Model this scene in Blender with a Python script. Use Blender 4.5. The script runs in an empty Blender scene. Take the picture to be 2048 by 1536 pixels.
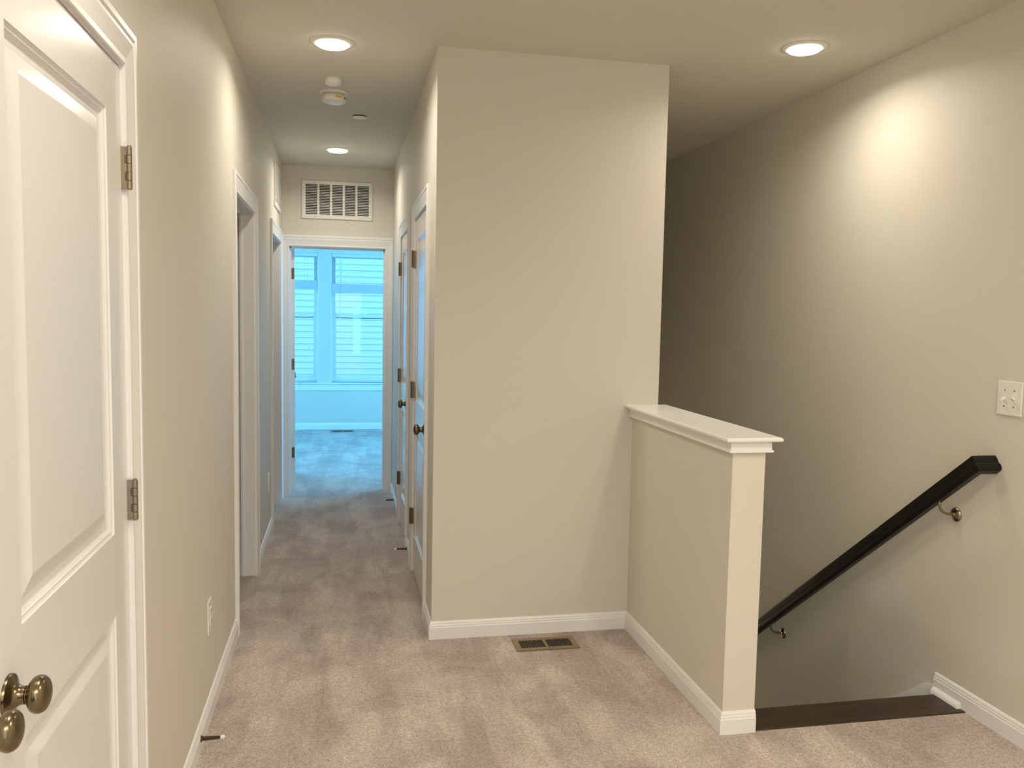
import bpy, bmesh, math, random
from mathutils import Vector, Matrix
random.seed(7)
C = bpy.context.scene.collection
PI = math.pi

# ------------------------------------------------------------------ dimensions (metres)
XL, XR, YC, H, XS = -0.495, 0.415, 3.85, 2.74, 2.444
PX0, PX1, PY = 1.389, 1.518, 2.777
YE, YW, YB = 7.19, 11.17, -1.7
T = 0.115

# ------------------------------------------------------------------ materials
def mat(name, col, rough=0.5, metal=0.0, spec=0.5, bump=None, bump_scale=300.0, coat=0.0):
    m = bpy.data.materials.new(name); m.use_nodes = True
    nt = m.node_tree; b = nt.nodes['Principled BSDF']
    b.inputs['Base Color'].default_value = (*col, 1)
    b.inputs['Roughness'].default_value = rough
    b.inputs['Metallic'].default_value = metal
    b.inputs['Specular IOR Level'].default_value = spec
    if coat: b.inputs['Coat Weight'].default_value = coat
    if bump:
        tc = nt.nodes.new('ShaderNodeTexCoord'); n = nt.nodes.new('ShaderNodeTexNoise')
        n.inputs['Scale'].default_value = bump_scale; n.inputs['Detail'].default_value = 3
        bp = nt.nodes.new('ShaderNodeBump'); bp.inputs['Strength'].default_value = bump
        bp.inputs['Distance'].default_value = 0.002
        nt.links.new(tc.outputs['Object'], n.inputs['Vector'])
        nt.links.new(n.outputs['Fac'], bp.inputs['Height'])
        nt.links.new(bp.outputs['Normal'], b.inputs['Normal'])
    return m

WALL = mat('greige wall paint', (0.700, 0.660, 0.560), 0.55, spec=0.35, bump=0.12, bump_scale=160)
CEIL = mat('ceiling paint', (0.690, 0.655, 0.555), 0.8, spec=0.2, bump=0.12, bump_scale=160)
TRIM = mat('white trim paint', (0.85, 0.835, 0.805), 0.34, spec=0.5)
DOOR = mat('white door paint', (0.81, 0.795, 0.765), 0.20, spec=0.5, bump=0.05, bump_scale=90)
PLATE = mat('white plastic', (0.84, 0.81, 0.74), 0.3)
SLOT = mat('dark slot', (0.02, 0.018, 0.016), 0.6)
NICKEL = mat('antique nickel', (0.34, 0.285, 0.205), 0.30, metal=1.0)
BRASS = mat('antique bronze knob', (0.215, 0.170, 0.100), 0.24, metal=1.0)
REGD = mat('dark bronze louver', (0.10, 0.075, 0.042), 0.5, metal=0.4)
BRONZE = mat('dark bronze', (0.20, 0.155, 0.10), 0.32, metal=1.0)
REGM = mat('bronze painted steel', (0.30, 0.225, 0.125), 0.42, metal=0.55)
RUBBER = mat('white rubber', (0.85, 0.83, 0.79), 0.6)
YELLOW = mat('yellow label', (0.85, 0.55, 0.05), 0.5)
VINYL = mat('white vinyl', (0.80, 0.80, 0.80), 0.35)
SLAT = mat('white blind slat', (0.72, 0.72, 0.72), 0.5)
STRING = mat('blind cord', (0.75, 0.75, 0.75), 0.6)
FILTER = mat('grey filter', (0.022, 0.022, 0.024), 0.8, bump=0.6, bump_scale=90)
SIDING = mat('vinyl siding', (0.260, 0.190, 0.172), 0.55, spec=0.3)

def wood(name, c1, c2, rough):
    m = mat(name, c1, rough, spec=0.5); nt = m.node_tree; b = nt.nodes['Principled BSDF']
    tc = nt.nodes.new('ShaderNodeTexCoord'); mp = nt.nodes.new('ShaderNodeMapping')
    mp.inputs['Scale'].default_value = (3.0, 60.0, 60.0)
    n = nt.nodes.new('ShaderNodeTexNoise'); n.inputs['Scale'].default_value = 1.5; n.inputs['Detail'].default_value = 6
    n.inputs['Distortion'].default_value = 0.6
    r = nt.nodes.new('ShaderNodeValToRGB')
    r.color_ramp.elements[0].position = 0.35; r.color_ramp.elements[1].position = 0.7
    r.color_ramp.elements[0].color = (*c1, 1); r.color_ramp.elements[1].color = (*c2, 1)
    nt.links.new(tc.outputs['Object'], mp.inputs['Vector']); nt.links.new(mp.outputs['Vector'], n.inputs['Vector'])
    nt.links.new(n.outputs['Fac'], r.inputs['Fac']); nt.links.new(r.outputs['Color'], b.inputs['Base Color'])
    return m
RAILW = wood('espresso stained rail', (0.004, 0.0035, 0.003), (0.009, 0.007, 0.005), 0.38)
RAILW.node_tree.nodes['Principled BSDF'].inputs['Specular IOR Level'].default_value = 0.28
TREADW = wood('dark walnut stain', (0.022, 0.013, 0.007), (0.060, 0.038, 0.020), 0.38)

def carpet():
    m = mat('cut pile carpet', (0.5, 0.42, 0.33), 0.95, spec=0.05); nt = m.node_tree; b = nt.nodes['Principled BSDF']
    L = nt.links.new; N = nt.nodes.new
    tc = N('ShaderNodeTexCoord')
    def noise(scale, det, vec=(1, 1, 1), dist=0.0, rough=0.5):
        mp = N('ShaderNodeMapping'); mp.inputs['Scale'].default_value = vec
        n = N('ShaderNodeTexNoise'); n.inputs['Scale'].default_value = scale; n.inputs['Detail'].default_value = det
        n.inputs['Distortion'].default_value = dist; n.inputs['Roughness'].default_value = rough
        L(tc.outputs['Object'], mp.inputs['Vector']); L(mp.outputs['Vector'], n.inputs['Vector'])
        return n.outputs['Fac']
    def ramp(fac, p0, p1, c0, c1):
        r = N('ShaderNodeValToRGB'); e = r.color_ramp.elements
        e[0].position = p0; e[1].position = p1; e[0].color = (*c0, 1); e[1].color = (*c1, 1)
        L(fac, r.inputs['Fac']); return r.outputs['Color']
    def mix(kind, fac, a, c):
        x = N('ShaderNodeMix'); x.data_type = 'RGBA'; x.blend_type = kind
        x.inputs['Factor'].default_value = fac; L(a, x.inputs['A']); L(c, x.inputs['B']); return x.outputs['Result']
    patches = ramp(noise(3.2, 9, (1, 0.85, 1), 0.35, 0.66), 0.42, 0.58, (0.475, 0.395, 0.345), (0.61, 0.53, 0.46))   # brushed pile patches
    strokes = ramp(noise(1.0, 6, (5.0, 0.9, 1), 0.3, 0.6), 0.46, 0.54, (0.90, 0.885, 0.88), (1.09, 1.09, 1.085))        # vacuum strokes
    tufts = ramp(noise(170.0, 2, rough=0.75), 0.32, 0.68, (0.56, 0.53, 0.50), (1.28, 1.28, 1.28))
    flecks = ramp(noise(60.0, 3, rough=0.65), 0.34, 0.64, (0.80, 0.78, 0.77), (1.10, 1.10, 1.10))
    c = mix('MULTIPLY', 1.0, patches, strokes); c = mix('MULTIPLY', 1.0, c, tufts); c = mix('MULTIPLY', 1.0, c, flecks)
    L(c, b.inputs['Base Color'])
    b.inputs['Sheen Weight'].default_value = 0.25; b.inputs['Sheen Roughness'].default_value = 0.6
    bp = N('ShaderNodeBump'); bp.inputs['Strength'].default_value = 0.7; bp.inputs['Distance'].default_value = 0.006
    L(noise(150.0, 3, rough=0.7), bp.inputs['Height']); L(bp.outputs['Normal'], b.inputs['Normal'])
    return m
CARPET = carpet()

def glass():
    m = bpy.data.materials.new('window glass'); m.use_nodes = True; nt = m.node_tree; nt.nodes.clear()
    o = nt.nodes.new('ShaderNodeOutputMaterial'); t = nt.nodes.new('ShaderNodeBsdfTransparent')
    g = nt.nodes.new('ShaderNodeBsdfGlossy'); g.inputs['Roughness'].default_value = 0.0
    f = nt.nodes.new('ShaderNodeFresnel'); f.inputs['IOR'].default_value = 1.5
    x = nt.nodes.new('ShaderNodeMixShader')
    t.inputs['Color'].default_value = (0.96, 0.98, 0.98, 1)
    nt.links.new(f.outputs[0], x.inputs[0]); nt.links.new(t.outputs[0], x.inputs[1]); nt.links.new(g.outputs[0], x.inputs[2])
    nt.links.new(x.outputs[0], o.inputs[0]); return m
GLASS = glass()

def emit(name, col, s):
    m = bpy.data.materials.new(name); m.use_nodes = True; nt = m.node_tree; nt.nodes.clear()
    o = nt.nodes.new('ShaderNodeOutputMaterial'); e = nt.nodes.new('ShaderNodeEmission')
    e.inputs['Color'].default_value = (*col, 1); e.inputs['Strength'].default_value = s
    nt.links.new(e.outputs[0], o.inputs[0]); return m
LENS = emit('lit lamp lens', (1.0, 0.93, 0.83), 16.0)

# ------------------------------------------------------------------ mesh helpers
class MB:
    def __init__(self): self.v = []; self.f = []; self.s = []
    def add(self, vs, fs, smooth=False):
        n = len(self.v); self.v += [tuple(p) for p in vs]
        for f in fs: self.f.append([i + n for i in f]); self.s.append(smooth)
        return self
    def box(self, x0, x1, y0, y1, z0, z1):
        vs = [(x, y, z) for x in (x0, x1) for y in (y0, y1) for z in (z0, z1)]
        return self.add(vs, [(0, 1, 3, 2), (4, 6, 7, 5), (0, 4, 5, 1), (2, 3, 7, 6), (0, 2, 6, 4), (1, 5, 7, 3)])
    def rbox(self, x0, x1, y0, y1, z0, z1, r=0.003, seg=2):
        bm = bmesh.new(); bmesh.ops.create_cube(bm, size=1)
        for v in bm.verts:
            v.co = ((x0 + x1) / 2 + v.co.x * (x1 - x0), (y0 + y1) / 2 + v.co.y * (y1 - y0), (z0 + z1) / 2 + v.co.z * (z1 - z0))
        bmesh.ops.bevel(bm, geom=bm.edges[:], offset=r, segments=seg, affect='EDGES', profile=0.5)
        bm.verts.index_update()
        self.add([v.co[:] for v in bm.verts], [[v.index for v in f.verts] for f in bm.faces]); bm.free(); return self
    def lathe(self, prof, seg=32, M=None, cap0=True, cap1=True):
        """prof: list of (r, h) about local z; M maps to place."""
        M = M or Matrix.Identity(4); vs = []; fs = []
        for r, h in prof:
            for k in range(seg):
                a = 2 * PI * k / seg; vs.append(M @ Vector((r * math.cos(a), r * math.sin(a), h)))
        for i in range(len(prof) - 1):
            for k in range(seg):
                a = i * seg + k; b = i * seg + (k + 1) % seg; fs.append((a, b, b + seg, a + seg))
        if cap0: fs.append(tuple(range(seg))[::-1])
        if cap1: fs.append(tuple(range((len(prof) - 1) * seg, len(prof) * seg)))
        return self.add(vs, fs, True)
    def tube(self, pts, r, seg=10, closed_caps=True):
        pts = [Vector(p) for p in pts]; vs = []; fs = []; n = len(pts); up = Vector((0.13, 0.27, 0.95))
        for i, p in enumerate(pts):
            d = (pts[min(i + 1, n - 1)] - pts[max(i - 1, 0)]).normalized()
            a = d.cross(up)
            if a.length < 1e-3: a = d.cross(Vector((1, 0, 0)))
            a.normalize(); b = d.cross(a); rr = r[i] if isinstance(r, (list, tuple)) else r
            for k in range(seg):
                t = 2 * PI * k / seg; vs.append(p + a * rr * math.cos(t) + b * rr * math.sin(t))
        for i in range(n - 1):
            for k in range(seg):
                a = i * seg + k; b = i * seg + (k + 1) % seg; fs.append((a, b, b + seg, a + seg))
        if closed_caps: fs += [tuple(range(seg))[::-1], tuple(range((n - 1) * seg, n * seg))]
        return self.add(vs, fs, True)
    def strip(self, rings, close=False, caps=False, smooth=False):
        """rings: equal-length lists of points, joined ring to ring (ring profile open or closed)."""
        n = len(rings[0]); vs = [p for r in rings for p in r]; fs = []
        for i in range(len(rings) - 1):
            for k in range(n if close else n - 1):
                a = i * n + k; b = i * n + (k + 1) % n; fs.append((a, b, b + n, a + n))
        if caps: fs += [tuple(range(n))[::-1], tuple(range((len(rings) - 1) * n, len(rings) * n))]
        return self.add(vs, fs, smooth)
    def build(self, name, material, parent=None, loc=None, rz=0.0, autosmooth=35):
        me = bpy.data.meshes.new(name); me.from_pydata(self.v, [], self.f)
        bm = bmesh.new(); bm.from_mesh(me); bmesh.ops.recalc_face_normals(bm, faces=bm.faces[:]); bm.to_mesh(me); bm.free()
        for p, s in zip(me.polygons, self.s): p.use_smooth = s
        if any(self.s):
            me.set_sharp_from_angle(angle=math.radians(autosmooth))
        me.materials.append(material)
        o = bpy.data.objects.new(name, me); C.objects.link(o)
        if parent: o.parent = parent
        if loc is not None: o.location = loc
        o.rotation_euler.z = rz
        return o

def tag(o, label, cat, group=None, kind=None):
    o['label'] = label; o['category'] = cat
    if group: o['group'] = group
    if kind: o['kind'] = kind
    return o
def thing(name, label, cat, loc=(0, 0, 0), rz=0.0, group=None, kind=None):
    o = bpy.data.objects.new(name, None); C.objects.link(o); o.location = loc; o.rotation_euler.z = rz
    o.empty_display_size = 0.05
    return tag(o, label, cat, group, kind)
def copy_tree(o, parent=None):
    c = o.copy(); C.objects.link(c)
    if parent: c.parent = parent
    for ch in list(o.children): copy_tree(ch, c)
    return c

# ------------------------------------------------------------------ setting: floor, ceiling, walls
def wall(name, axis, t0, t1, a0, a1, z0, z1, holes=(), material=WALL, label='', cat='wall'):
    """axis 'x': thickness along x, runs along y; axis 'y': thickness along y, runs along x."""
    m = MB()
    def bx(p, q, lo, hi):
        if q - p < 1e-6 or hi - lo < 1e-6: return
        if axis == 'x': m.box(t0, t1, p, q, lo, hi)
        else: m.box(p, q, t0, t1, lo, hi)
    cur = a0
    for (h0, h1, b, t) in sorted(holes):
        bx(cur, h0, z0, z1); bx(h0, h1, z0, b); bx(h0, h1, t, z1); cur = h1
    bx(cur, a1, z0, z1)
    return tag(m.build(name, material), label, cat, kind='structure')

J = 0.018                                            # jamb lining
DD = (0.538, 2.069, 2.083)                           # clear openings (from, to, head height)
O1 = (4.115, 4.955, 2.083); O2 = (6.125, 6.970, 2.083)
R1 = (4.213, 4.932, 2.080); R2 = (5.455, 6.105, 2.080)
EN = (-0.436, 0.346, 2.075)
hole = lambda o: (o[0] - J, o[1] + J, 0.0, o[2] + J)
W1 = (-1.17, -0.312); W2 = (-0.157, 0.703); WZ = (0.622, 2.312)

m = MB().box(-3.42, PX1, YB - T, YW + 0.15, -0.25, 0).box(PX1, XS + T, YB - T, 2.772, -0.25, 0).box(PX1, 2.55, 7.42, YW + 0.15, -0.25, 0)
tag(m.build('floor', CARPET), 'beige cut pile carpet with vacuum strokes covering the floor', 'carpet', kind='structure')
m = MB().box(-3.42, XS + T, YB - T, YW + 0.15, H, H + 0.15)
tag(m.build('ceiling', CEIL), 'flat beige painted ceiling over hall and stairs', 'ceiling', kind='structure')
wall('wall_left', 'x', XL - T, XL, YB, YE, 0, H, [hole(DD), hole(O1), hole(O2)], label='long greige wall on the left with white doors and openings')
wall('wall_hall', 'x', XR, XR + T, YC, YE, 0, H, [hole(R1), hole(R2)], label='greige hallway wall on the right holding two white closet doors')
wall('wall_center', 'y', YC, YC + T, XR + T, PX1, -2.8, H, label='greige wall facing the camera between hallway and stairs')
wall('wall_stair', 'x', PX1 - T, PX1, YC + T, 7.42, -2.8, H, label='greige stairwell wall behind the centre wall')
wall('wall_right', 'x', XS, XS + T, YB, 7.42, -2.8, H, label='greige wall on the right above the dark handrail')
wall('wall_pony', 'x', PX0, PX1, PY, YC, -2.8, 1.068, label='greige half wall beside the stairs under a white cap')
wall('wall_end', 'y', YE, YE + T, -3.42, PX1 - T, 0, H, [(EN[0] - J, EN[1] + J, 0, EN[2] + J)], label='greige wall at the end of the hall above the open doorway')
wall('wall_back', 'y', YB - T, YB, XL - T, XS + T, 0, H, [(0.28, 0.50, 0.36, 1.69)], label='greige wall behind the camera')
wall('wall_stairend', 'y', 7.42, 7.42 + T, PX1 - T, XS + T, -0.45, H, label='wall at the far end of the stairwell')
wall('wall_window', 'y', YW, YW + 0.15, -2.7, 2.5, 0, H, [(W1[0], W1[1], *WZ), (W2[0], W2[1], *WZ)], label='pale bedroom wall around the two windows')
wall('wall_bedroomleft', 'x', -2.7, -2.6, YE + T, YW, 0, H, [(8.1, 10.1, 0.6, 2.3)], label='bedroom wall left of the windows')  # unseen side opening added so sky light brightens the bedroom
wall('wall_bedroomright', 'x', 2.4, 2.5, 7.42, YW, 0, H, [(8.1, 10.1, 0.6, 2.3)], label='bedroom wall right of the windows')  # opposite opening, likewise added to let more sky light in
wall('wall_bedroomnear', 'y', 7.42, 7.42 + T, XS + T, 2.5, 0, H, label='bedroom wall beside the stairwell')
# closets behind the two right-hand doors
wall('wall_closet', 'x', XR + T + 0.62, XR + T + 0.70, YC + T, YE, 0, H, label='closet back wall behind the hallway doors')
# rooms off the left side of the hall
wall('wall_roomleft', 'x', -3.42, -3.30, 2.6, YE, 0, H, label='outer wall of the rooms left of the hall')
wall('wall_roomdivider', 'y', 5.48, 5.58, -3.30, XL - T, 0, H, label='partition between the two rooms left of the hall')
wall('wall_roomnear', 'y', 2.5, 2.6, -3.42, XL - T, 0, H, label='near wall of the room left of the hall')
wall('wall_doublecloset', 'x', XL - T - 0.75, XL - T - 0.65, 0.2, 2.5, 0, H, label='back wall of the closet behind the double doors')

# ------------------------------------------------------------------ trim: casings with jambs, baseboards, cap
# local frame of wall fittings: x along the wall, -y out of the wall into the room, z up
CASP = [(0.0, 0.0), (0.0, 0.009), (0.003, 0.011), (0.010, 0.011), (0.013, 0.0085), (0.018, 0.0085), (0.040, 0.012), (0.058, 0.0155), (0.064, 0.0155),
        (0.067, 0.0135), (0.070, 0.0135), (0.073, 0.0175), (0.086, 0.0175), (0.090, 0.015), (0.090, 0.0)]
def casing_mesh(a, b, h, la=1e9, lb=1e9, rev=0.005):
    m = MB(); a -= rev; b += rev; h += rev
    rows = []
    for (u, t) in CASP:
        rows.append([(a - min(u, la), -t, 0), (a - min(u, la), -t, h + u), (b + min(u, lb), -t, h + u), (b + min(u, lb), -t, 0)])
    m.strip(rows)
    return m
def jamb_mesh(a, b, h, depth=T, stop=None):
    m = MB().box(a - J, a, 0, depth, 0, h).box(b, b + J, 0, depth, 0, h).box(a - J, b + J, 0, depth, h, h + J)
    if stop is not None:
        s0, s1 = stop
        m.box(a, a + 0.011, s0, s1, 0, h).box(b - 0.011, b, s0, s1, 0, h).box(a, b, s0, s1, h - 0.011, h)
    return m
ntrim = [0]
def opening_trim(a, b, h, loc, rz, label, stop, la=1e9, lb=1e9):
    ntrim[0] += 1
    o = casing_mesh(a, b, h, la, lb).build('trim_%d' % ntrim[0], TRIM, None, loc, rz); tag(o, label, 'door casing', kind='structure')
    jamb_mesh(a, b, h, T, stop).build('jamb', TRIM, o)
    return o
R90 = PI / 2
opening_trim(DD[0], DD[1], DD[2], (XL, 0, 0), R90, 'white moulded casing around the nearest double door on the left', (0.037, 0.075))
opening_trim(O1[0], O1[1], O1[2], (XL, 0, 0), R90, 'white casing of the nearer open doorway on the left hall wall', (0.066, 0.078))
opening_trim(O2[0], O2[1], O2[2], (XL, 0, 0), R90, 'white casing of the farther open doorway in the left hall corner', (0.066, 0.078))
opening_trim(-R1[1], -R1[0], R1[2], (XR, 0, 0), -R90, 'white casing of the nearer closed door on the right hall wall', (0.037, 0.075))
opening_trim(-R2[1], -R2[0], R2[2], (XR, 0, 0), -R90, 'white casing of the farther closed door on the right hall wall', (0.037, 0.075))
opening_trim(EN[0], EN[1], EN[2], (0, YE, 0), 0, 'white casing around the open doorway at the hall end', (0.035, 0.072), la=EN[0] - 0.005 - XL - 0.001, lb=XR - EN[1] - 0.006)

BASEP = [(0.0, 0.0), (0.013, 0.0), (0.013, 0.056), (0.0105, 0.060), (0.0105, 0.066), (0.008, 0.071), (0.008, 0.076), (0.004, 0.083), (0.0, 0.085)]
def baseboard(name, path, label, prof=BASEP):
    """path: 2-D points along the wall face, the room on the left-hand side."""
    pts = [Vector(p) for p in path]; n = len(pts); rings = []
    for i in range(n):
        d0 = (pts[i] - pts[i - 1]).normalized() if i else None
        d1 = (pts[i + 1] - pts[i]).normalized() if i < n - 1 else None
        nn = lambda d: Vector((-d.y, d.x))
        if d0 is None: off = nn(d1)
        elif d1 is None: off = nn(d0)
        else:
            s = nn(d0) + nn(d1); off = s / (1 + nn(d0).dot(nn(d1)))
        rings.append([(pts[i].x + off.x * t, pts[i].y + off.y * t, z) for t, z in prof])
    m = MB().strip(rings, close=True, caps=True)
    return tag(m.build(name, TRIM), label, 'baseboard', kind='structure')
cw = 0.095
baseboard('baseboard_left', [(XL, O1[0] - cw), (XL, DD[1] + cw)], 'white baseboard along the near left wall under the outlet')
baseboard('baseboard_left.001', [(XL, O2[0] - cw), (XL, O1[1] + cw)], 'short white baseboard between the two left hall doorways')
baseboard('baseboard_left.002', [(XL, DD[0] - cw), (XL, YB)], 'white baseboard left of the double door')
baseboard('baseboard_center', [(PX0, YC), (XR, YC), (XR, R1[0] - cw)], 'white baseboard under the centre wall by the brown floor register')
baseboard('baseboard_pony', [(PX1 + 0.002, PY), (PX0, PY), (PX0, YC - 0.013)], 'white baseboard around the foot of the half wall')
baseboard('baseboard_hall', [(XR, R1[1] + cw), (XR, R2[0] - cw)], 'tiny white baseboard piece between the two right hall doors')
baseboard('baseboard_hall.001', [(XR, R2[1] + cw), (XR, YE)], 'white baseboard piece between the far right door and hall end')
baseboard('baseboard_right', [(XS, YB), (XS, 2.965)], 'white baseboard on the right wall ending at the stairs')
baseboard('baseboard_bedroom', [(2.4, YW), (-2.6, YW)], 'white baseboard under the bedroom windows')

# half wall cap: board with rounded edge on a moulding
def cap():
    ntrim[0] += 1
    x0, x1, y0, y1 = PX0 - 0.045, PX1 + 0.045, PY - 0.045, YC
    zb, zt = 1.103, 1.1185
    prof = [(0.005, zb), (0.0015, zb + 0.002), (0.0, zb + 0.006), (0.001, zb + 0.011), (0.006, zt)]
    m = MB(); rings = []
    for t, z in prof: rings.append([(x0 + t, y1, z), (x0 + t, y0 + t, z), (x1 - t, y0 + t, z), (x1 - t, y1, z)])
    m.strip(rings)
    for t, z in (prof[0], prof[-1]): m.add([(x0 + t, y1, z), (x0 + t, y0 + t, z), (x1 - t, y0 + t, z), (x1 - t, y1, z)], [(0, 1, 2, 3)])
    o = m.build('trim_%d' % ntrim[0], TRIM); tag(o, 'white wooden cap board on top of the half wall', 'wall cap', kind='structure')
    mp = [(0.015, 1.103), (0.016, 1.076), (0.0165, 1.071), (0.021, 1.068), (0.0215, 1.063), (0.020, 1.061), (0.0, 1.061)]
    m2 = MB(); rings = []
    for t, z in mp:
        rings.append([(PX0 - t, y1 - 0.0005, z), (PX0 - t, PY - t, z), (PX1 + t, PY - t, z), (PX1 + t, y1 - 0.0005, z)])
    m2.strip(rings); m2.build('cap_molding', TRIM, o)
cap()

# window stool and apron shared by both windows
ntrim[0] += 1
st = MB().rbox(W1[0] - 0.09, W2[1] + 0.09, YW - 0.035, YW + 0.08, 0.600, 0.622, 0.005).build('trim_%d' % ntrim[0], TRIM)
tag(st, 'white window stool and apron running under both bedroom windows', 'window sill', kind='structure')
MB().rbox(W1[0] - 0.06, W2[1] + 0.06, YW - 0.014, YW, 0.515, 0.600, 0.003).build('apron', TRIM, st)
# quarter round beside the nosing
ntrim[0] += 1
q = []
for y in (2.80, 2.955):
    q.append([(XS - 0.013, y, 0.0)] + [(XS - 0.013 - 0.020 * math.cos(a), y, 0.026 * math.sin(a)) for a in [PI / 2 * k / 6 for k in range(7)]])
qo = MB().strip(q, close=True, caps=True).build('trim_%d' % ntrim[0], TRIM)
tag(qo, 'short white quarter round strip on the dark nosing at the right wall', 'quarter round', kind='structure')
# sloping skirt board down the stairs on the right wall
ntrim[0] += 1
sl = 0.774
sk = []
for x in (XS - 0.014, XS):
    sk.append([(x, 2.965, -0.12), (x, 2.965, 0.028), (x, 3.02, 0.012), (x, 6.4, 0.012 - sl * 3.38), (x, 6.4, -0.30 - sl * 3.38), (x, 3.0, -0.24)])
so = MB().strip(sk, close=True, caps=True).build('trim_%d' % ntrim[0], TRIM)
tag(so, 'white skirt board sloping down the stairs along the right wall', 'skirt board', kind='structure')

# ------------------------------------------------------------------ doors
def slab(w, h, t, panels, m=None):
    """front face at y=0 looking to -y, back at y=t; panels = [(u0,u1,v0,v1)] stacked in one column."""
    m = m or MB()
    steps = [(0.0, 0.0), (0.002, 0.003), (0.006, 0.0045), (0.009, 0.0045), (0.012, 0.0075), (0.017, 0.0105), (0.021, 0.011), (0.030, 0.011), (0.060, 0.0035), (0.063, 0.003)]
    for side in (0, 1):
        Y = (lambda d: d) if side == 0 else (lambda d: t - d)
        ps = sorted(panels, key=lambda p: p[2]); u0, u1 = ps[0][0], ps[0][1]
        cells = [(0, u0, 0, h), (u1, w, 0, h)]; cur = 0
        for p in ps: cells.append((u0, u1, cur, p[2])); cur = p[3]
        cells.append((u0, u1, cur, h))
        for a, b, c, d in cells: m.add([(a, Y(0), c), (b, Y(0), c), (b, Y(0), d), (a, Y(0), d)], [(0, 1, 2, 3)])
        for p in ps:
            rings = []
            for ins, dep in steps:
                a, b, c, d = p[0] + ins, p[1] - ins, p[2] + ins, p[3] - ins
                rings.append([(a, Y(dep), c), (b, Y(dep), c), (b, Y(dep), d), (a, Y(dep), d)])
            m.strip(rings, close=True); n = rings[-1]; m.add(n, [(0, 1, 2, 3)])
    m.add([(0, 0, 0), (0, t, 0), (0, t, h), (0, 0, h)], [(0, 1, 2, 3)]).add([(w, 0, 0), (w, t, 0), (w, t, h), (w, 0, h)], [(0, 1, 2, 3)])
    m.add([(0, 0, 0), (w, 0, 0), (w, t, 0), (0, t, 0)], [(0, 1, 2, 3)]).add([(0, 0, h), (w, 0, h), (w, t, h), (0, t, h)], [(0, 1, 2, 3)])
    return m
FRONT = Matrix.Rotation(PI / 2, 4, 'X')              # lathe axis z -> -y
ROSP = [(0.0335, 0.0), (0.0335, 0.0025), (0.0325, 0.0045), (0.029, 0.006), (0.022, 0.0085), (0.017, 0.012), (0.0145, 0.017), (0.0138, 0.019), (0.0138, 0.0245), (0.0125, 0.0252)]
KNOBP = [(0.0118, 0.022), (0.0118, 0.0265), (0.0155, 0.0283), (0.0215, 0.0310), (0.0262, 0.0350), (0.0284, 0.0400), (0.0286, 0.0445), (0.0272, 0.0490), (0.0238, 0.0530), (0.0180, 0.0560), (0.0100, 0.0580), (0.003, 0.0585)]
def knob(parent, u, v, metal, y=0.0, flip=False):
    F = FRONT if not flip else Matrix.Rotation(-PI / 2, 4, 'X')
    if metal is NICKEL: metal = BRASS
    k = MB().lathe(KNOBP, 40, Matrix.Translation((u, y, v)) @ F).build('door_knob', metal, parent)
    MB().lathe(ROSP, 40, Matrix.Translation((u, y, v)) @ F).build('rosette', metal, k)
def hinge(parent, u, v, metal, hh=0.0945, sgn=1):
    """barrel in front of the slab face at hinge edge u; sgn: which way the jamb lies."""
    b = MB(); n = 5; s = hh / n; c = -0.0175
    for i in range(n):
        z0 = v - hh / 2 + i * s
        b.lathe([(0.0054, z0 + 0.0003), (0.0062, z0 + 0.0008), (0.0062, z0 + s - 0.0008), (0.0054, z0 + s - 0.0003)], 20, Matrix.Translation((u + sgn * 0.0015, c, 0)))
    b.lathe([(0.0042, v - hh / 2 - 0.002), (0.0042, v + hh / 2 + 0.003)], 16, Matrix.Translation((u + sgn * 0.0015, c, 0)))
    o = b.build('hinge', metal, parent)
    l = MB()
    for i in range(n):
        z0 = v - hh / 2 + i * s
        l.box(u - 0.0012, u - 0.0002, c + (0.002 if i % 2 == 0 else 0.0095), 0.010, z0, z0 + s)
    l.build('hinge_leaf', metal, o)
    MB().box(u + 0.0012, u + 0.0028, c + 0.004, 0.010, v - hh / 2, v + hh / 2).build('hinge_leaf', BRONZE, o)  # jamb leaf; its darker bronze paints in the shade behind the knuckles
def door(name, label, w, h, loc, rz, hinge_at, knob_u, metal, hinge_z=(0.335, 1.092, 1.858), kz=0.951, z0=0.014, cat='door'):
    r = thing(name, label, cat, loc, rz, kind='structure')
    st = 0.115
    pans = [(st, w - st, 0.235, 0.855), (st, w - st, 1.040, 1.966)]
    pans = [(a, b, c - z0, d - z0) for a, b, c, d in pans]
    m = slab(w, h - z0, 0.035, pans); m.v = [(x, y, z + z0) for x, y, z in m.v]
    m.build('slab', DOOR, r)
    if knob_u is not None: knob(r, knob_u, kz, metal)
    if hinge_at is not None:
        for z in hinge_z: hinge(r, hinge_at, z, metal, sgn=1 if hinge_at > 0.1 else -1)
    return r
door('door_1', 'white two-panel door nearest on the left with bronze knob and hinges in view', 0.777, 2.079, (XL, 1.2890, 0), R90, 0.777, 0.056, NICKEL)
door('door_2', 'left leaf of the near white double door, only its knob in view', 0.743, 2.079, (XL, 0.5430, 0), R90, 0.0, 0.743 - 0.056, NICKEL)
door('door_3', 'nearer closed white door on the right hall wall with dark knob', 0.712, 2.076, (XR, R1[1] - 0.0035, 0), -R90, 0.0, 0.712 - 0.060, BRONZE, kz=0.945)
door('door_4', 'farther narrow closed white door on the right hall wall', 0.643, 2.076, (XR, R2[1] - 0.0035, 0), -R90, 0.0, 0.643 - 0.060, BRONZE, kz=0.945)
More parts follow.
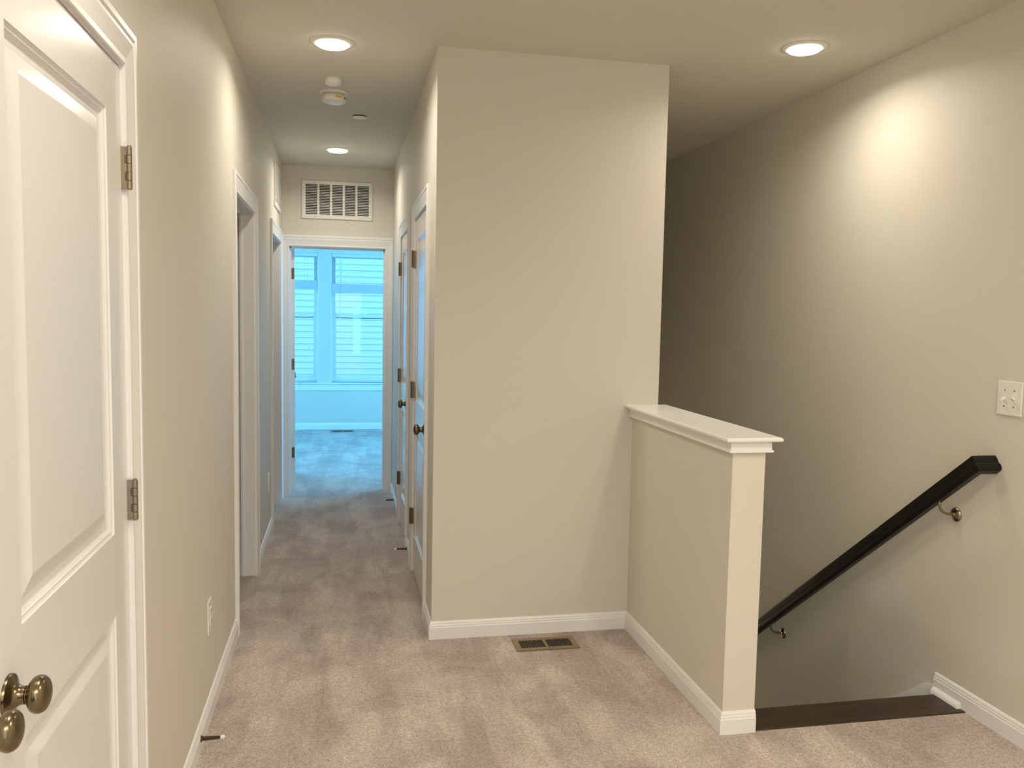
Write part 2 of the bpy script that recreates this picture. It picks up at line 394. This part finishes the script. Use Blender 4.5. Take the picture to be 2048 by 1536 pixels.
# bedroom door standing open past a right angle: hinge edge faces the hall
d5 = thing('door_5', 'open white bedroom door at the hall end seen on its hinge edge', 'door', (EN[0] + 0.036, YE + T + 0.003, 0), R90 + math.radians(7), kind='structure')
w5 = 0.770; m = slab(w5, 2.058, 0.035, [(0.115, w5 - 0.115, 0.221, 0.841), (0.115, w5 - 0.115, 1.026, 1.952)]); m.v = [(x, y, z + 0.014) for x, y, z in m.v]
m.build('slab', DOOR, d5); knob(d5, w5 - 0.06, 0.945, BRONZE); knob(d5, w5 - 0.06, 0.945, BRONZE, y=0.035, flip=True)
for z in (0.335, 1.092, 1.858):
    hb = MB().lathe([(0.0068, z - 0.046), (0.0068, z + 0.046)], 16, Matrix.Translation((-0.003, 0.041, 0))).build('hinge', BRONZE, d5)
    MB().rbox(-0.0025, 0.0, 0.004, 0.038, z - 0.046, z + 0.046, 0.0008, 1).build('hinge_leaf', BRONZE, hb)

# ------------------------------------------------------------------ windows, blinds, house outside
def window(name, label, x0, x1):
    w = thing(name, label, 'window', ((x0 + x1) / 2, YW + 0.05, WZ[0]), 0, kind='structure'); hw = (x1 - x0) / 2; hh = WZ[1] - WZ[0]
    f = MB(); d0, d1 = 0.0, 0.085; fw = 0.032
    f.box(-hw, -hw + fw, d0, d1, 0, hh).box(hw - fw, hw, d0, d1, 0, hh).box(-hw + fw, hw - fw, d0, d1, 0, fw).box(-hw + fw, hw - fw, d0, d1, hh - fw, hh)
    # drywall-deep jamb lining in front of the vinyl frame
    f.box(-hw, -hw + 0.012, -0.05, d0, 0, hh).box(hw - 0.012, hw, -0.05, d0, 0, hh).box(-hw, hw, -0.05, d0, hh - 0.012, hh)
    f.build('window_frame', VINYL, w)
    mz = 1.494 - WZ[0]
    def sash(nm, z0, z1, y, sw, rb, rt):
        a = hw - fw
        s = MB().box(-a, -a + sw, y, y + 0.03, z0, z1).box(a - sw, a, y, y + 0.03, z0, z1).box(-a + sw, a - sw, y, y + 0.03, z0, z0 + rb).box(-a + sw, a - sw, y, y + 0.03, z1 - rt, z1)
        so = s.build(nm, VINYL, w)
        MB().box(-a + sw, a - sw, y + 0.013, y + 0.017, z0 + rb, z1 - rt).build('pane', GLASS, so)
    MB().box(-hw + fw + 0.03, hw - fw - 0.03, 0.030, 0.036, mz - 0.032, mz - 0.0225).build('rail_shadow_bar', SLOT, w)  # dark bar standing in for the shadow line under the meeting rail
    sash('lower_sash', fw, mz + 0.022, 0.012, 0.034, 0.045, 0.040)
    sash('upper_sash', mz - 0.020, hh - fw, 0.046, 0.026, 0.036, 0.030)
    lk = MB().rbox(-0.03, 0.03, 0.0, 0.03, mz + 0.022, mz + 0.034, 0.003).build('sash_lock', VINYL, w)
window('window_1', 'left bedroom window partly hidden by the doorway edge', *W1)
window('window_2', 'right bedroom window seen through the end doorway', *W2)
def blind(label, x0, x1, ztop_stack, wand_x):
    b = thing('window_blind', label, 'window blind', ((x0 + x1) / 2, YW + 0.018, 2.300), 0, group='raised white blinds in the bedroom windows')
    hw = (x1 - x0) / 2 - 0.016
    MB().rbox(-hw, hw, -0.024, 0.024, -0.045, -0.002, 0.003).build('headrail', SLAT, b)
    s = MB(); z = -0.062; n = 0
    while z > ztop_stack - 2.300 + 0.012:
        s.add([(-hw, -0.024, z), (hw, -0.024, z), (hw, 0.024, z + 0.003), (-hw, 0.024, z + 0.003), (-hw, -0.024, z - 0.002), (hw, -0.024, z - 0.002), (hw, 0.024, z + 0.001), (-hw, 0.024, z + 0.001)],
              [(0, 1, 2, 3), (7, 6, 5, 4), (0, 4, 5, 1), (1, 5, 6, 2), (2, 6, 7, 3), (3, 7, 4, 0)]); z -= 0.036
    s.build('slats', SLAT, b)
    k = MB(); z = ztop_stack - 2.300
    for i in range(24): k.box(-hw, hw, -0.024, 0.024, z - i * 0.0046 - 0.0036, z - i * 0.0046)
    k.build('stacked_slats', SLAT, b)
    zb = z - 24 * 0.0046; MB().rbox(-hw, hw, -0.025, 0.025, zb - 0.016, zb, 0.003).build('bottom_rail', SLAT, b)
    for lx in (-hw + 0.12, hw - 0.12):
        MB().box(lx - 0.004, lx + 0.004, -0.0265, -0.0255, zb, -0.045).box(lx - 0.0015, lx + 0.0015, 0.0255, 0.0265, zb, -0.045).build('ladder_cord', STRING, b)
    if wand_x is not None:
        lx = wand_x - (x0 + x1) / 2
        MB().tube([(lx, -0.032, -0.03), (lx, -0.034, -0.4), (lx, -0.034, -0.86)], 0.004, 8).build('wand', STRING, b)
    # pull cords
    MB().tube([(hw - 0.16, -0.03, -0.03), (hw - 0.16, -0.032, -0.80)], 0.0018, 6).build('pull_cord', STRING, b)
blind('half raised white slat blind in the left bedroom window', W1[0], W1[1], 1.948, None)
blind('half raised white slat blind with wand in the right bedroom window', W2[0], W2[1], 1.912, -0.040)
# neighbouring house wall in lap siding, and the sky-side gap
hs = thing('house', 'neighbouring house wall in pale lap siding seen through the bedroom windows', 'house', (0, 16.2, -3.0))
p = []; z = 0.0; e = 0.116
while z < 8.2: p += [(-0.014, z), (-0.012, z + 0.010), (0.0, z + e)]; z += e
rings = [[(x, y, zz) for y, zz in p] for x in (-7, 7)]
m = MB().strip(rings); m.box(-7, 7, 0.006, 0.20, 0, 8.2); m.build('siding', SIDING, hs)
MB().box(-7.3, 7.3, -0.35, 0.4, 8.2, 8.35).build('soffit', VINYL, hs)
# ground outside between the houses
tag(MB().box(-14, 14, YW + 0.15, 16.1, -3.2, -3.0).build('ground', mat('lawn', (0.10, 0.13, 0.05), 0.9)), 'ground between the two houses outside the windows', 'ground', kind='structure')

# ------------------------------------------------------------------ stairs
nos = MB()
pr = [(2.772, -0.020), (2.772, -0.003), (2.775, 0.004), (2.93, 0.004), (2.938, 0.002), (2.944, -0.006), (2.944, -0.016), (2.938, -0.024), (2.93, -0.026)]
nos.strip([[(x, y, z) for y, z in pr] for x in (PX1 + 0.001, XS - 0.0135)], close=True, caps=True)
tag(nos.build('stair_nosing', TREADW), 'dark stained wooden board edging the carpet at the top of the stairs', 'stair nosing')
stc = thing('staircase', 'staircase going down behind the half wall, below the dark nosing', 'stairs', (PX1 + 0.002, 2.93, 0), kind='structure')
wid = XS - PX1 - 0.018; rise, run = 0.196, 0.2525
for i in range(14):
    zt = -rise * (i + 1)
    MB().box(0, wid, i * run - 0.012, i * run, zt, -rise * i - 0.026).build('riser', TRIM, stc)
    MB().rbox(0, wid, i * run, (i + 1) * run + 0.02, zt - 0.026, zt, 0.006).build('tread', TREADW, stc)
tag(MB().box(PX1 - 1.4, XS + T, 2.9, 9.5, -3.0, -2.8).build('floor_lower', CARPET), 'lower floor at the foot of the stairs', 'floor', kind='structure')

wall('wall_lowerend', 'y', 9.4, 9.5, PX1 - 1.4, XS + T, -2.8, -0.35, label='end wall of the lower hall at the foot of the stairs')
wall('wall_lowerright', 'x', XS, XS + T, 7.42, 9.4, -2.8, -0.35, label='right wall of the lower hall at the foot of the stairs')
wall('wall_lowerleft', 'x', PX1 - 1.4, PX1 - 1.3, 7.42, 9.4, -2.8, -0.35, label='left wall of the lower hall at the foot of the stairs')
wall('wall_lowernear', 'y', 7.42, 7.52, PX1 - 1.4, PX1 - T, -2.8, -0.35, label='near wall of the lower hall beside the stairs')
tag(MB().box(PX1 - 1.4, XS + T, 7.42, 9.5, -0.40, -0.30).build('ceiling_lower', CEIL), 'ceiling of the lower hall at the foot of the stairs', 'ceiling', kind='structure')
# handrail with wall return
hr = thing('handrail', 'dark espresso wooden handrail sloping down the right stairwell wall', 'handrail', (XS, 2.76, 0))
def rail():
    cx = -0.084
    # section: (outward offset, height above underside), symmetric
    half = [(0.013, 0.0), (0.021, 0.005), (0.0245, 0.012), (0.0245, 0.022), (0.0215, 0.0265), (0.0195, 0.0285), (0.0205, 0.032), (0.0215, 0.050), (0.0190, 0.058), (0.013, 0.0615)]
    sec = half + [(-o, h) for o, h in half[::-1]]
    ang = math.atan(sl); hp = 0.066; ct = 1.0345; y1 = -0.020; L = 3.45; sa, ca = math.sin(ang), math.cos(ang)
    sec = [(o, h * hp / 0.0615) for o, h in sec]
    rings = [[(x if x is not None else cx - o, y1 - o * ca + (h - hp) * sa, ct + o * sa + (h - hp) * ca) for o, h in sec] for x in (-0.0006, None)]
    rings.append([(cx - o, L + (h - hp) * sa, ct - sl * (L - y1) + (h - hp) * ca) for o, h in sec])
    o = MB().strip(rings, close=True, caps=True).build('rail', RAILW, hr)
    for yb in (0.145, 1.42, 2.70):
        zb = ct - sl * (yb - y1) - hp / math.cos(ang)
        pts = [(cx, yb, zb + 0.004), (cx + 0.001, yb, zb - 0.012), (cx + 0.008, yb, zb - 0.030), (cx + 0.024, yb, zb - 0.044), (cx + 0.045, yb, zb - 0.050), (-0.004, yb, zb - 0.052)]
        br = MB().tube(pts, 0.0055, 12)
        bo = br.build('rail_bracket', NICKEL, hr)
        R = Matrix.Rotation(-PI / 2, 4, 'Y')
        MB().lathe([(0.029, 0.0), (0.029, 0.003), (0.0275, 0.007), (0.023, 0.0105), (0.015, 0.013), (0.008, 0.0145), (0.0065, 0.019)], 32, Matrix.Translation((0.0, yb, zb - 0.054)) @ R).build('wall_plate', NICKEL, bo)
rail()

# ------------------------------------------------------------------ ceiling fittings
def lamp(name, parent, power, radius, z, spread):
    ld = bpy.data.lights.new(name, 'AREA'); ld.shape = 'DISK'; ld.size = radius * 2; ld.energy = power; ld.color = LAMPC; ld.spread = math.radians(spread)
    lo = bpy.data.objects.new(name, ld); C.objects.link(lo); lo.parent = parent; lo.location = (0, 0, z); return lo
LAMPC = (1.0, 0.922, 0.805)
def downlight(loc, label, power=5.3):
    t = thing('ceiling_light', label, 'ceiling light', loc)
    D = Matrix.Rotation(PI, 4, 'X')
    MB().lathe([(0.098, 0.0), (0.098, 0.0015), (0.094, 0.004), (0.080, 0.0075), (0.073, 0.0085), (0.0705, 0.0080), (0.069, 0.004)], 64, D, cap0=True, cap1=True).build('trim_ring', PLATE, t)
    MB().lathe([(0.0685, 0.0065), (0.0685, 0.0120), (0.065, 0.0155), (0.045, 0.0195), (0.010, 0.0210)], 48, D, cap0=True, cap1=True).build('lens', LENS, t)
    lamp('lamp', t, power, 0.060, -0.0225, 158)
    return t
downlight((-0.050, 3.925, H), 'lit round ceiling light nearest in the hallway, before the smoke alarm')
downlight((-0.042, 6.425, H), 'lit round ceiling light at the far end of the hallway, before the vent')
downlight((1.988, 3.455, H), 'lit round ceiling light over the stairs at right', 5.3)
downlight((-0.050, 1.43, H), 'lit round ceiling light overhead outside the view by the double door', 5.4)
downlight((1.70, 0.90, H), 'lit round ceiling light overhead outside the view by the right wall', 13.0)

D = Matrix.Rotation(PI, 4, 'X')
o = MB().lathe([(0.040, 0.0), (0.042, 0.004), (0.042, 0.020), (0.039, 0.028), (0.030, 0.0315), (0.012, 0.033)], 40, D).build('ceiling_sensor', PLATE, None, (-0.053, 4.515, H))
tag(o, 'small plain white round puck on the hall ceiling before the smoke alarm', 'sensor')
sa = thing('smoke_alarm', 'white round smoke alarm with yellow label on the hall ceiling', 'smoke alarm', (-0.052, 4.80, H))
MB().lathe([(0.078, 0.0), (0.078, 0.006), (0.074, 0.010), (0.052, 0.0115)], 48, D).build('base_plate', PLATE, sa)
MB().lathe([(0.052, 0.0100), (0.052, 0.017), (0.0655, 0.020), (0.0665, 0.026), (0.0655, 0.040), (0.061, 0.049), (0.050, 0.0535), (0.020, 0.0555)], 48, D).build('housing', PLATE, sa)
lb = MB().box(-0.016, 0.016, -0.0015, 0.0015, -0.006, 0.006).build('warning_label', YELLOW, sa, (0.024, -0.0635, -0.033), math.radians(20)); lb.rotation_euler.z = math.radians(20)
MB().lathe([(0.005, 0.0), (0.005, 0.0025)], 12, Matrix.Translation((0.058, -0.034, -0.034)) @ Matrix.Rotation(math.radians(60), 4, 'Z') @ Matrix.Rotation(PI / 2, 4, 'X')).build('test_button', SLOT, sa)
sp = thing('ceiling_sprinkler_cover', 'small white round sprinkler cover plate on the hall ceiling behind the smoke alarm', 'sprinkler cover', (0.097, 5.315, H))
MB().lathe([(0.041, 0.0), (0.041, 0.0012), (0.030, 0.004), (0.010, 0.0065)], 40, D).build('gap_shadow_ring', SLOT, sp)  # dark disc standing in for the shaded gap above the cover plate
MB().lathe([(0.043, 0.0055), (0.0445, 0.0062), (0.0445, 0.0098), (0.041, 0.0112), (0.008, 0.0120)], 40, D).build('cover_plate', PLATE, sp)

downlight((0.80, -0.70, H), 'added round fill light on the unseen ceiling behind the camera, middle of the landing', 14.0)  # added fill lamp, raises the general light on the landing
downlight((-0.05, -1.00, H), 'added round fill light on the unseen ceiling behind the camera, by the left wall', 25.0)  # second added fill lamp, out of view
downlight((1.70, -1.00, H), 'added round fill light on the unseen ceiling behind the camera, by the right wall', 6.0)  # third added fill lamp, out of view
downlight((1.9, 8.1, -0.40), 'added round light in the unseen lower hall, brightening the foot of the stairs', 60.0)  # lamp added out of sight to lift the dark lower stairwell

# ------------------------------------------------------------------ wall grilles
def grille(label, loc, rz):
    g = thing('air_vent', label, 'air vent', loc, rz, group='white return air vents at the hall end')
    w, h, bd, t = 0.575, 0.310, 0.030, 0.011
    f = MB().box(-w / 2, w / 2, -t, -t + 0.002, h / 2 - bd, h / 2).box(-w / 2, w / 2, -t, -t + 0.002, -h / 2, -h / 2 + bd)
    f.box(-w / 2, -w / 2 + bd, -t, -t + 0.002, -h / 2 + bd, h / 2 - bd).box(w / 2 - bd, w / 2, -t, -t + 0.002, -h / 2 + bd, h / 2 - bd)
    for s in (-1, 1):
        f.box(s * w / 2 - 0.001, s * w / 2 + 0.001, -t, 0, -h / 2, h / 2); f.box(-w / 2, w / 2, -t, 0, s * h / 2 - 0.001, s * h / 2 + 0.001)
    iw = w - 2 * bd; cwid = iw / 5
    for i in range(1, 5):
        x = -iw / 2 + i * cwid; f.box(x - 0.0085, x + 0.0085, -t, -t + 0.002, -h / 2 + bd, h / 2 - bd)
    f.build('grille_frame', PLATE, g)
    l = MB(); n = 19; ih = h - 2 * bd
    for i in range(n):
        z = -ih / 2 + (i + 0.5) * ih / n
        l.add([(-iw / 2, -t + 0.001, z - 0.0018), (iw / 2, -t + 0.001, z - 0.0018), (iw / 2, -0.001, z + 0.0014), (-iw / 2, -0.001, z + 0.0014),
               (-iw / 2, -t + 0.001, z - 0.0056), (iw / 2, -t + 0.001, z - 0.0056), (iw / 2, -0.001, z + 0.0004), (-iw / 2, -0.001, z + 0.0004)],
              [(0, 1, 2, 3), (7, 6, 5, 4), (0, 4, 5, 1), (2, 6, 7, 3), (1, 5, 6, 2), (3, 7, 4, 0)])
    l.build('louvers', PLATE, g)
    MB().box(-iw / 2, iw / 2, -0.0012, -0.0002, -ih / 2, ih / 2).build('filter', FILTER, g)
    for sx in (-0.18, 0.18):
        for sz in (-1, 1):
            MB().lathe([(0.004, t), (0.0035, t + 0.0012), (0.001, t + 0.0016)], 14, Matrix.Translation((sx, 0, sz * (h / 2 - 0.013))) @ FRONT).build('screw', NICKEL, g)
grille('wide white louvered air vent over the doorway at the hall end', (-0.0475, YE, 2.465), 0)
grille('white louvered air vent high on the left hall wall seen edge-on', (XL, 6.655, 2.465), R90)

# ------------------------------------------------------------------ outlets, switch
def outlet(label, loc, rz):
    o = thing('wall_outlet', label, 'outlet', loc, rz, group='white duplex outlets on the left wall')
    MB().rbox(-0.040, 0.040, -0.006, 0.0, -0.0635, 0.0635, 0.0025).build('cover_plate', PLATE, o)
    for s in (-1, 1):
        r = MB().rbox(-0.0165, 0.0165, -0.0085, -0.004, s * 0.0195 - 0.014, s * 0.0195 + 0.014, 0.002).build('receptacle', PLATE, o)
        MB().box(-0.0075, -0.0055, -0.0088, -0.0080, s * 0.0195 - 0.002, s * 0.0195 + 0.007).box(0.0055, 0.0075, -0.0088, -0.0080, s * 0.0195 - 0.002, s * 0.0195 + 0.006).box(-0.002, 0.002, -0.0088, -0.008, s * 0.0195 - 0.010, s * 0.0195 - 0.006).build('slots', SLOT, r)
    MB().lathe([(0.0035, 0.006), (0.003, 0.0072), (0.001, 0.0075)], 14, FRONT).build('screw', PLATE, o)
outlet('white duplex outlet low on the near left wall above the baseboard', (XL, 3.235, 0.386), R90)
outlet('white duplex outlet low between the two left hall doorways', (XL, 5.800, 0.378), R90)
sw = thing('light_switch', 'white double toggle light switch plate on the right wall', 'light switch', (XS, 2.668, 1.267), -R90)
MB().rbox(-0.059, 0.059, -0.0065, 0.0, -0.0645, 0.0645, 0.0035, 3).build('cover_plate', PLATE, sw)
for i, s in enumerate((-1, 1)):
    x = s * 0.023
    MB().box(x - 0.0055, x + 0.0055, -0.0072, -0.006, -0.0125, 0.0125).build('toggle_slot', PLATE, sw)
    up = 1 if i == 1 else -1
    MB().add([(x - 0.0045, -0.006, up * -0.002 - 0.005), (x + 0.0045, -0.006, up * -0.002 - 0.005), (x + 0.0045, -0.006, up * -0.002 + 0.005), (x - 0.0045, -0.006, up * -0.002 + 0.005),
              (x - 0.0038, -0.0215, up * 0.0085 - 0.0032), (x + 0.0038, -0.0215, up * 0.0085 - 0.0032), (x + 0.0038, -0.0215, up * 0.0085 + 0.0032), (x - 0.0038, -0.0215, up * 0.0085 + 0.0032)],
             [(0, 3, 2, 1), (4, 5, 6, 7), (0, 1, 5, 4), (1, 2, 6, 5), (2, 3, 7, 6), (3, 0, 4, 7)]).build('toggle', PLATE, sw)
    for sz in (-0.030, 0.030):
        MB().lathe([(0.0032, 0.0062), (0.0028, 0.0074), (0.001, 0.0078)], 14, Matrix.Translation((x, 0, sz)) @ FRONT).build('screw', NICKEL, sw)

# ------------------------------------------------------------------ floor registers
def register(label, loc, w, d, group='floor registers in the carpet'):
    r = thing('floor_register', label, 'floor register', loc, group=group)
    bw = 0.026; f = MB()
    z0, z1 = 0.001, 0.0065
    f.box(-w / 2, w / 2, -d / 2, -d / 2 + bw, z0, z1).box(-w / 2, w / 2, d / 2 - bw, d / 2, z0, z1)
    f.box(-w / 2, -w / 2 + bw, -d / 2 + bw, d / 2 - bw, z0, z1).box(w / 2 - bw, w / 2, -d / 2 + bw, d / 2 - bw, z0, z1)
    f.box(-0.007, 0.007, -d / 2 + bw, d / 2 - bw, z0, z1)
    f.build('register_frame', REGM, r)
    for s in (-1, 1):
        l = MB(); a = 0.007; b = w / 2 - bw; n = 9; p = (b - a) / n
        for i in range(1, n):
            x = s * (a + i * p); l.box(x - 0.0016, x + 0.0016, -d / 2 + bw, d / 2 - bw, z0 + 0.002, z1 - 0.0025)
        l.build('louvers', REGD, r)
    MB().box(-w / 2 + bw, w / 2 - bw, -d / 2 + bw, d / 2 - bw, 0.0004, 0.0010).build('damper', SLOT, r)
register('bronze slotted floor register in the carpet before the centre wall', (0.938, 3.703, 0), 0.298, 0.142)
register('small floor register in the bedroom carpet under the windows', (-0.005, 10.95, 0), 0.298, 0.142)

# ------------------------------------------------------------------ spring door stops
def door_stop(label, loc, rz):
    s = thing('door_stop', label, 'door stop', loc, rz, group='spring door stops on the baseboards')
    MB().lathe([(0.012, 0.0), (0.012, 0.002), (0.009, 0.005), (0.006, 0.007)], 20, FRONT).build('base_flange', BRONZE, s)
    pts = []; n = 16 * 12
    for i in range(n + 1):
        t = i / n; a = 2 * PI * 16 * t; rr = 0.0062 - 0.0022 * t
        pts.append((rr * math.cos(a), -0.006 - 0.060 * t, rr * math.sin(a)))
    MB().tube(pts, 0.0021, 6).build('spring', BRONZE, s)
    MB().lathe([(0.0055, 0.064), (0.007, 0.066), (0.007, 0.076), (0.0055, 0.079), (0.002, 0.080)], 18, FRONT).build('rubber_tip', RUBBER, s)
door_stop('spring door stop on the near left baseboard', (XL + 0.013, 2.955, 0.047), R90)
door_stop('spring door stop between the two right hall doors', (XR - 0.013, 5.235, 0.047), -R90)
door_stop('spring door stop on the far right baseboard near the hall end', (XR - 0.013, 6.640, 0.050), -R90)

# ------------------------------------------------------------------ world light
w = bpy.data.worlds.new('World'); bpy.context.scene.world = w; w.use_nodes = True
bg = w.node_tree.nodes['Background']; bg.inputs['Color'].default_value = (0.12, 0.50, 1.0, 1); bg.inputs['Strength'].default_value = 9.8

# ------------------------------------------------------------------ camera
f_px, yaw, pitch, roll = 1667.713, 0.200855, -0.081788, 0.019260
fwd = Vector((math.sin(yaw) * math.cos(pitch), math.cos(yaw) * math.cos(pitch), math.sin(pitch)))
right = Vector((math.cos(yaw), -math.sin(yaw), 0)); up = right.cross(fwd)
r2 = right * math.cos(roll) + up * math.sin(roll); u2 = -right * math.sin(roll) + up * math.cos(roll)
cd = bpy.data.cameras.new('Camera'); co = bpy.data.objects.new('Camera', cd); C.objects.link(co)
cd.sensor_width = 36; cd.lens = f_px / 2048 * 36; cd.clip_start = 0.02; cd.clip_end = 200
Mx = Matrix((r2, u2, -fwd)).transposed().to_4x4(); Mx.translation = (0, 0, 1.54); co.matrix_world = Mx
S = bpy.context.scene; S.camera = co
S.view_settings.view_transform = 'Standard'; S.view_settings.look = 'None'; S.view_settings.exposure = 0.5; S.view_settings.gamma = 1.0
S.view_settings.use_curve_mapping = False
S.cycles.max_bounces = 8; S.cycles.diffuse_bounces = 5; S.cycles.glossy_bounces = 4; S.cycles.transparent_max_bounces = 16
S.cycles.sample_clamp_indirect = 6.0
